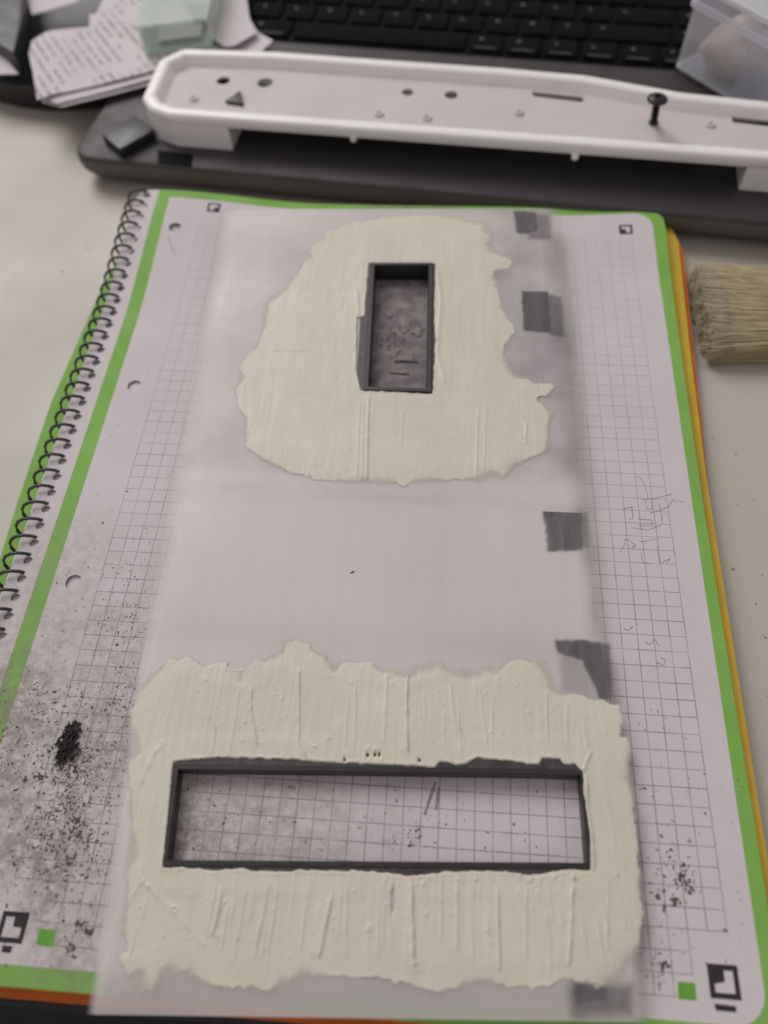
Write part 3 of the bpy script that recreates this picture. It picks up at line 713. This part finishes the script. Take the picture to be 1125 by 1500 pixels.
# specks on the desk and one on the panel
sp = [(random.choice([random.uniform(5, 150), random.uniform(1035, 1125)]), random.uniform(320, 1150)) for _ in range(18)] + [(91, 398), (20, 402), (128, 364), (1045, 643), (1078, 665), (1107, 885), (1125, 1020)]
parts = []
for px, py in sp:
    x, y = at(px, py, DESK)
    if 17 > x > -226: continue
    parts.append(flake(x, y, DESK, random.uniform(.3, 1.2), random.uniform(.2, .6), random.uniform(0, 6.3), random.uniform(-1, 1)))
mesh_obj('desk_specks', *merge(parts), M['filing'], None, label='tiny dark specks scattered on the white desk', cat='specks', kind='stuff')
x, y = at_pan(516, 838); mesh_obj('speck', *flake(x, y, float(zpan(y))-.02, 1.5, .55, .6, .3), M['filing'], None, label='single black speck on the bare middle of the panel', cat='speck')

# ================================================================== LAPTOP
lp = thing('laptop', 'charcoal laptop with black keyboard behind the notebook', 'laptop')
LA = math.radians(-6.8); LO_ = (-261.0, 308.0); LZ = 3.0
def Lw(x, y): return (LO_[0] + x*math.cos(LA) - y*math.sin(LA), LO_[1] + x*math.sin(LA) + y*math.cos(LA))
base = rounded([Lw(0, 0), Lw(385, 0), Lw(385, 245), Lw(0, 245)], [13, 13, 6, 6], 7)
p = ccw(base)
ring = lambda d, z: [(x, y, z) for x, y in inset(p, d)]
V, F, n = loft([ring(9, -10), ring(3.5, -8.5), ring(.8, -5), ring(0, -1.5), ring(.3, 1.2), ring(1.2, 2.5), ring(2.6, LZ)])
F.append(tuple(range(n))[::-1]); F.append(tuple(range(6*n, 7*n)))
top_f = [f for f in F if min(f) >= 4*n - 0 or (len(f) == 4 and min(f) >= 4*n)]
low_f = [f for f in F if f not in top_f]
def sub(fs):
    ids = sorted({i for f in fs for i in f}); mp_ = {a: k for k, a in enumerate(ids)}
    return [V[i] for i in ids], [tuple(mp_[i] for i in f) for f in fs]
mesh_obj('base', *sub(low_f), M['laptop_lip'], lp, smooth=40)
mesh_obj('palm_rest', *sub(top_f), M['laptop'], lp, smooth=40)
for fx, fy in ((25, 18), (360, 18), (25, 225), (360, 225)):
    mesh_obj('foot', *lathe([(5.5, DESK+.02), (6, DESK+.6), (6, -9.9)], *Lw(fx, fy)), M['black_plastic'], lp, smooth=40)
# key bed and keys
slab('keyboard_deck', [Lw(14, 112), Lw(372, 112), Lw(372, 215), Lw(14, 215)], LZ-.4, LZ+.25, M['deck'], lp, .15)
slab('sticker', [at(231, 220, LZ), at(283, 226, LZ), at(281, 244, LZ), at(231, 239, LZ)], LZ-.05, LZ+.12, M['deck'], lp, .04)
key_mesh = {}
def key(x, y, w, h):
    if (w, h) not in key_mesh:
        k_ = rounded([(0, 0), (w, 0), (w, h), (0, h)], 1.4, 3)
        L0, L1, L2 = [(a, b, 0) for a, b in k_], [(a, b, 1.5) for a, b in inset(ccw(k_), .35)], [(a, b, 1.75) for a, b in inset(ccw(k_), .9)]
        V, F, n = loft([L0, L1, L2]); F.append(tuple(range(2*n, 3*n)))
        o = mesh_obj('key', V, F, M['key'], lp, smooth=30); key_mesh[(w, h)] = o.data
    else:
        o = bpy.data.objects.new('key', key_mesh[(w, h)]); COL.objects.link(o); o.parent = lp
    X, Y = Lw(x, y); o.location = (X*S, Y*S, (LZ+.3)*S); o.rotation_euler = (0, 0, LA)
    return o
leg_mesh = {}
def legend(keyo, kind, w, h):
    kk = (kind, round(w))
    if kk not in leg_mesh:
        if kind == 'bar': pts = [(2.2, 2.0), (w-3.5, 2.0), (w-3.5, 2.8), (2.2, 2.8)]; g = slab_geo(pts, 1.72, 1.82, .03)
        elif kind == 'dot': g = slab_geo([(4.2, h-6.6), (6.2, h-6.2), (6.6, h-4.6), (4.6, h-4.2)], 1.72, 1.82, .03)
        elif kind == 'tee': g = merge([slab_geo([(4, h-4.8), (6.6, h-4.8), (6.6, h-4.2), (4, h-4.2)], 1.72, 1.82, .03), slab_geo([(5, h-7), (5.6, h-7), (5.6, h-4.8), (5, h-4.8)], 1.72, 1.82, .03)])
        else: g = merge([slab_geo([(4, h-7), (4.6, h-7), (4.6, h-4.2), (4, h-4.2)], 1.72, 1.82, .03), slab_geo([(4.6, h-7), (6.4, h-7), (6.4, h-6.4), (4.6, h-6.4)], 1.72, 1.82, .03)])
        o = mesh_obj('legend', *g, M['legend'], keyo); leg_mesh[kk] = o.data
    else:
        o = bpy.data.objects.new('legend', leg_mesh[kk]); COL.objects.link(o); o.parent = keyo
rows = [([17, 17, 23, 93, 17, 17, 17, 17, 17, 17, 17], 16), ([34]+[16]*10+[40, 17, 17, 17], 20), ([27]+[16]*11+[30, 17, 17, 17], 11), ([22]+[16]*12+[25, 17, 17], 6), ([16]*17, 4)]
for r, (ws, x0) in enumerate(rows):
    x = 17.0
    for i, w in enumerate(ws):
        if x + w > 370: break
        k = key(x, 114.5 + 18.6*r, w, 16.0)
        if w < 90: legend(k, random.choice(['dot', 'tee', 'ell']), w, 16)
        if r == 0 and w < 90: legend(k, 'bar', w, 16)
        x += w + 2.6

# ================================================================== LONG WHITE CASING
cs = thing('plastic_casing', 'long white plastic casing tray propped across the laptop palm rest', 'casing')
RZ, FZ = 19.2, 14.6
co = [at(208, 144, RZ-1), at(219, 160, RZ-1), at(246, 167, RZ), at(562, 190, RZ), at(1125, 235, RZ), at(1210, 242, RZ), at(1210, 156, RZ), at(1125, 146, RZ), at(1000, 133, RZ), at(860, 108, RZ), at(737, 97, RZ), at(562, 85, RZ), at(400, 73, RZ), at(268, 69, RZ), at(232, 86, RZ)]
# straighten the near edge
a_, b_ = np.array(co[2]), np.array(at(1210, 238, RZ))
co[3] = tuple(a_ + (b_-a_)*.32); co[4] = tuple(a_ + (b_-a_)*.9); co[5] = tuple(b_)
co = rounded(co, [3, 5, 6, 0, 0, 2, 2, 0, 30, 30, 30, 30, 0, 8, 6], 4)
co = ccw(co)
R_ = lambda d, z: [(x, y, z) for x, y in inset(co, d)]
V, F, n = loft([R_(1.6, FZ-.6), R_(.5, FZ-.5), R_(.1, FZ+.2), R_(0, RZ-2.2), R_(.35, RZ-.9), R_(1.3, RZ-.2), R_(2.6, RZ), R_(4.8, RZ), R_(5.9, RZ-.35), R_(6.7, RZ-1.3), R_(7.4, FZ+.6), R_(8.2, FZ-.1)])
mesh_obj('rim', V, F, M['white_plastic'], cs, smooth=50)
hl = []
for px, py, r in [(327, 118, 3.4), (388, 121, 3.9), (597, 135, 2.8), (661, 139, 3.2), (340, 150, 0)]:
    if r: hl.append(circle(*at(px, py, FZ), r, 16))
tri = [at(331, 152, FZ), at(357, 156, FZ), at(353, 137, FZ)]; pass
slots = [[(779, 134), (854, 142), (855, 150), (781, 141)], [(1072, 171), (1150, 178), (1150, 188), (1073, 179)]]
for q in slots: hl.append([at(*a, FZ) for a in q])
tray_mat = simple('dull_white_tray_plastic', (.60, .54, .535), .6, .4, .05, 30, .05, .6)
plate('tray_floor', inset(co, 7.8), hl, FZ, 1.2, tray_mat, cs)
slab('wedge', tri, FZ+.02, FZ+1.6, M['black_plastic'], cs, .15)
for px, py in [(555, 168), (625, 174), (284, 146), (760, 166), (1040, 184)]:
    x, y = at(px, py, FZ)
    mesh_obj('boss', *lathe([(2.3, FZ-.3), (2.2, FZ+.8), (1.9, FZ+1.2), (.9, FZ+1.2), (.8, FZ+.2)], x, y, 16), tray_mat, cs, smooth=40)
# feet under both ends
lft = [at(208+6, 150, RZ-1), co[0], ]
ex = (np.array(co_ := b_) - a_); ex = ex/np.linalg.norm(ex); ey = np.array([-ex[1], ex[0]])
fo = a_ + ey*.2
def fp(s, t): return tuple(fo + ex*s + ey*t)
SL = float((np.array(at(335, 208, 9.0))-fo) @ ex)
def clip(poly, f):
    out = []
    for k in range(len(poly)):
        a, b = np.array(poly[k]), np.array(poly[(k+1) % len(poly)]); fa, fb_ = f(a), f(b)
        if fa >= 0: out.append(tuple(a))
        if fa*fb_ < 0: out.append(tuple(a + (b-a)*(fa/(fa-fb_))))
    return out
fq = inset(ccw(clip(inset(co, .25), lambda q: SL - (q-fo) @ ex)), .0)
plate('foot', fq, [inset(ccw(fq), 2.2)], FZ-.2, FZ-.2-LZ-.05, M['white_plastic'], cs, smooth=40)
xr = at(1089, 262, 9.0); sr = float((np.array(xr)-fo) @ ex)
fr_ = ccw([fp(sr, .3), fp(sr+40, .3), fp(sr+40, 16), fp(sr, 16)])
plate('foot', fr_, [inset(fr_, 2.2)], FZ-.65, FZ-.65-LZ-.05, M['white_plastic'], cs)
for px, py in [(517, 205), (842, 232)]:
    x, y = at(px, py, FZ-1); x, y = x+ey[0]*1.2, y+ey[1]*1.2
    mesh_obj('nub', *lathe([(1.2, FZ-2.2), (1.6, FZ-1.8), (1.7, FZ-.3)], x, y, 12), M['white_plastic'], cs, smooth=40)
# screw standing in the tray
sx, sy = at(957, 180, FZ); hx, hy = at(963, 145, FZ+15)
sw = thing('screw', 'black round-headed screw standing upright in the white tray', 'screw')
tx, ty = (hx-sx)/15, (hy-sy)/15
def leanlathe(prof, n=20):
    L = [[(sx + tx*z + r*math.cos(6.28318*k/n), sy + ty*z + r*math.sin(6.28318*k/n), FZ + z) for k in range(n)] for r, z in prof]
    V, F, m_ = loft(L); F.append(tuple(range(m_))[::-1]); b = (len(L)-1)*m_; F.append(tuple(range(b, b+m_))); return V, F
pr = []
z = 0.06
while z < 13.2:
    pr += [(1.25, z), (1.75, z+.3), (1.25, z+.6)]; z += .75
mesh_obj('shaft', *leanlathe([(2.2, .02), (2.3, .8), (1.5, 1.4)] + [(r, zz+1.4) for r, zz in pr if zz < 12]), M['black_plastic'], sw, smooth=30)
mesh_obj('head', *leanlathe([(1.6, 13.0), (3.3, 13.6), (4.4, 14.4), (4.5, 15.0), (4.0, 15.9), (2.9, 16.5), (1.3, 16.75), (1.2, 16.0), (.1, 15.9)]), M['black_plastic'], sw, smooth=45)
# black plug beside the tray
blk = [at(149, 197, 8), at(175, 219, 8), at(226, 190, 8), at(198, 168, 8)]
slab('plug_block', blk, LZ+.05, 8.0, M['black_plastic'], None, .6, label='small black rectangular block on the laptop corner beside the tray', cat='block')

# ================================================================== PAPERS AND DISH
DX, DY, DR = -288.0, 462.0, 95.0
mesh_obj('dish', *lathe([(DR-8, DESK+.05), (DR-2, DESK+.6), (DR, DESK+6), (DR+2, DESK+14), (DR+1.5, DESK+15), (DR, DESK+14.4), (DR-3, DESK+6), (DR-9, DESK+2.5), (1, DESK+2.3)], DX, DY, 64), M['black_plastic'], None, smooth=40, label='shallow black round dish under the loose papers', cat='dish')
def sheet(px, z, mat, lab, curl=0, tilt=0.0, seed=0):
    P = [at(*q, z) for q in px]
    mesh = plate('paper_sheet', P, [], lambda a, b: z + .35*np.sin(a*.09+seed) + .3*np.cos(b*.08+seed) + tilt*(a+250)*.01 + curl*sm(-a, 268, 305), .16, mat, None, step=7, smooth=30, label=lab, cat='paper', group='loose papers on the dish')
    return mesh
sheet([(62, 150), (90, 157), (240, 118), (330, 60), (330, -25), (165, -25), (120, 60), (55, 90)], 6.5, M['plain_sheet'], 'bottom white paper of the pile, peeking out below the printed sheet', 0, 0, 1)
sheet([(70, 147), (84, 152), (236, 112), (330, 52), (320, -25), (170, -25), (120, 60), (48, 90)], 7.6, M['plain_sheet'], 'white paper directly beneath the printed sheet', 0, 0, 2)
sheet([(33, 114), (50, 106), (56, 150), (80, 139), (226, 104), (330, 40), (310, -30), (172, -30), (168, 20), (160, 16), (132, 24), (131, 40), (72, 52), (50, 66), (45, 84), (49, 106)][1:], 8.8, M['text'], 'printed letter sheet with rows of small dark text', 2.5, 0, 3)
sheet([(262, 118), (380, 78), (400, 60), (378, 48), (366, 30), (355, -30), (250, -30), (240, 60)], 7.2, M['plain_sheet'], 'blank white paper beside the keyboard, behind the tray end', 0, 0, 4)
sheet([(330, 70), (345, 68), (377, 49), (366, 28), (357, -30), (290, -30), (300, 50)], 9.6, M['plain_sheet'], 'upper blank paper with a corner pointing at the keyboard', 0, 0, 6)
sheet([(-30, 66), (0, 74), (27, 108), (0, 109), (-30, 110)], 6.0, M['plain_sheet'], 'paper corner at the left edge below the dark box', 0, 0, 5)
sheet([(32, -30), (46, 20), (112, 2), (150, -30)], 8.0, M['plain_sheet'], 'pale paper strip beyond the dark dish', 0, 0, 7)
slab('dark_box', [at(-40, 60, 4), at(32, 106, 4), at(44, 55, 4), at(47, -40, 4), at(-40, -40, 4)], 3, 14, M['dark_box'], None, .8, label='dark grey-green box at the far left edge', cat='box')
# greenish clear plastic case on the papers
gc = thing('clear_case', 'small greenish clear plastic case lying on the papers', 'case')
g0 = [at(213, 82, 9.6), at(311, 70, 9.6), at(330, -30, 9.6), at(232, -30, 9.6)]
g0 = ccw(g0)
plate('wall', g0, [inset(g0, 1.3)], 23.0, 12.6, M['green_clear'], gc)
plate('lid', inset(g0, -.4), [], 24.4, 1.3, M['green_clear'], gc)
plate('base', inset(g0, .05), [], 10.9, .9, M['green_clear'], gc)
gi = inset(g0, 6)
plate('insert', [gi[0], gi[1], tuple((np.array(gi[1])+np.array(gi[2]))/2), tuple((np.array(gi[0])*.5+np.array(gi[3])*.5))], [], 13.2, .3, M['plain_sheet'], gc)
ins = ccw([at(270, 2, 15), at(310, 6, 15), at(304, 26, 15), at(284, 28, 15)])
plate('dark_fitting', ins, [], 15, 2.5, M['dark_box'], gc)

# ================================================================== FROSTED BOX WITH A LUMP OF PUTTY
fb = thing('frosted_container', 'frosted plastic box with lid holding a cream lump on the laptop', 'container')
BZ = LZ + 2.2
P0 = np.array(at(986, 97, BZ)); dA = np.array(at(1052, 137, BZ)) - P0; dA = dA/np.linalg.norm(dA); dB = np.array([-dA[1], dA[0]])
def bp(s, t): return tuple(P0 + dA*s + dB*t)
bo = rounded([bp(0, 0), bp(88, 0), bp(88, 62), bp(0, 62)], 4, 4)
bo = ccw(bo)
plate('wall', inset(bo, .3), [inset(bo, 1.5)], BZ+31, 30.2, M['pp'], fb)
plate('base', bo, [], BZ+1.2, 1.1, M['pp'], fb)
plate('rim', inset(bo, -1.6), [inset(bo, .28)], BZ+31.5, 2.6, M['pp_rim'], fb)
plate('lid', inset(bo, -1.2), [], BZ+39, 1.2, M['pp'], fb)
plate('lid_wall', inset(bo, -1.2), [inset(bo, .2)], BZ+37.75, 6.2, M['pp'], fb)
plate('lid_rim', inset(bo, -2.2), [inset(bo, -1.25)], BZ+39.6, 2.2, M['pp_rim'], fb)
for s in (36, 60):
    plate('divider', [bp(s, 1.6), bp(s+1.2, 1.6), bp(s+1.2, 60), bp(s, 60)], [], BZ+26, 24.7, M['pp'], fb)
# lump
lx, ly = bp(20, 17.5); V = []; F = []; nu, nv = 24, 14
for j in range(nv+1):
    th = math.pi*j/nv
    for i in range(nu):
        ph = 2*math.pi*i/nu
        d = Vector((math.sin(th)*math.cos(ph), math.sin(th)*math.sin(ph), math.cos(th)))
        r = 1 + .22*float(fbm(d.x*1.3+5, d.y*1.3+d.z*1.7, 91, 3))
        V.append((lx + d.x*14.5*r, ly + d.y*15.5*r, BZ + 1.4 + 10.5 + max(-10.4, d.z*12.5*r)))
for j in range(nv):
    for i in range(nu):
        k = (i+1) % nu; F.append((j*nu+i, (j+1)*nu+i, (j+1)*nu+k, j*nu+k))
mesh_obj('putty_lump', V, F, M['lump'], None, smooth=True, label='cream lump of putty inside the frosted box', cat='putty')

# ================================================================== PAINT BRUSH
br = thing('paint_brush', 'flat khaki bristle brush lying on the desk right of the notebook', 'brush')
zb0, zb1 = DESK + .3, DESK + 15
cA = np.array(at(1015, 374, zb1-2)); cB = np.array(at(1028, 527, DESK+3))      # far and near end of the bristle tips
tips = (cA + cB)/2; wv = (cB - cA); Wd = np.linalg.norm(wv); wv = wv/Wd; lv = np.array([-wv[1], wv[0]])
if lv[0] < 0: lv = -lv
LEN = 62.0
parts = {'bristles': [], 'bristle_tips': []}
for k in range(6500):
    s = random.uniform(-1, 1); h = random.random()
    if k < 2200: h = random.choice([random.uniform(.86, 1), random.uniform(0, .12)])
    if k > 6000: s = random.choice([-1, 1])*random.uniform(.93, 1.0)
    st = s*(Wd/2) + G(0, .5); et = s*(Wd/2)*.80
    zt = zb0 + .6 + h*(zb1-zb0-1)*math.sqrt(max(.12, 1-.85*abs(s)**3.2)); ze = DESK + 1.5 + h*10.5
    l0 = abs(G(0, 1.6)) + 0.8*float(vnoise(st/3.5, h*3, 77)) + 2.5*abs(s)**3; r = random.uniform(.08, .14)
    p0 = tips + wv*st + lv*l0; p1 = tips + wv*(st*.6+et*.4 + G(0, .35)) + lv*(LEN*.4); p2 = tips + wv*et + lv*LEN
    pm = tips + wv*(st*.85+et*.15) + lv*(l0*.5+9)
    mid = (p0[0], p0[1], zt + G(0, .25)), (pm[0], pm[1], zt*.85+ze*.15 + G(0, .3)), (p1[0], p1[1], (zt*.6+ze*.4) + G(0, .3)), (p2[0], p2[1], ze)
    parts['bristles'].append(tube_geo(mid[1:], r, 3)); parts['bristle_tips'].append(tube_geo(mid[:2], r, 3))
for k in range(40):
    st = random.choice([-1, 1])*Wd*.5*random.uniform(.85, 1.0); z_ = random.uniform(zb0+1, zb1-3)
    a0 = tips + wv*(st*1.0 + G(0, 1.5)) + lv*(-abs(G(0, 2.5))+2); a1 = tips + wv*st*.97 + lv*random.uniform(9, 16); a2 = tips + wv*st*.85 + lv*30
    parts['bristles'].append(tube_geo([(*a0, z_+G(0, .8)), (*a1, z_), (*a2, z_)], .12, 3))
o = mesh_obj('bristles', *merge(parts['bristles']), M['bristle'], br, kind='stuff'); o = mesh_obj('bristle_tips', *merge(parts['bristle_tips']), M['bristle_tip'], br, kind='stuff')
q = lambda l, s: tuple(tips + lv*l + wv*s)
slab('ferrule', [q(LEN-3, -Wd*.42), q(LEN-3, Wd*.42), q(LEN+38, Wd*.42), q(LEN+38, -Wd*.42)], DESK+.5, DESK+13.5, M['ferrule'], br, 1.5)
slab('handle', [q(LEN+37, -Wd*.40), q(LEN+37, Wd*.40), q(LEN+75, Wd*.22), q(LEN+150, Wd*.2), q(LEN+150, -Wd*.2), q(LEN+75, -Wd*.22)], DESK+1, DESK+13, M['wood'], br, 2)
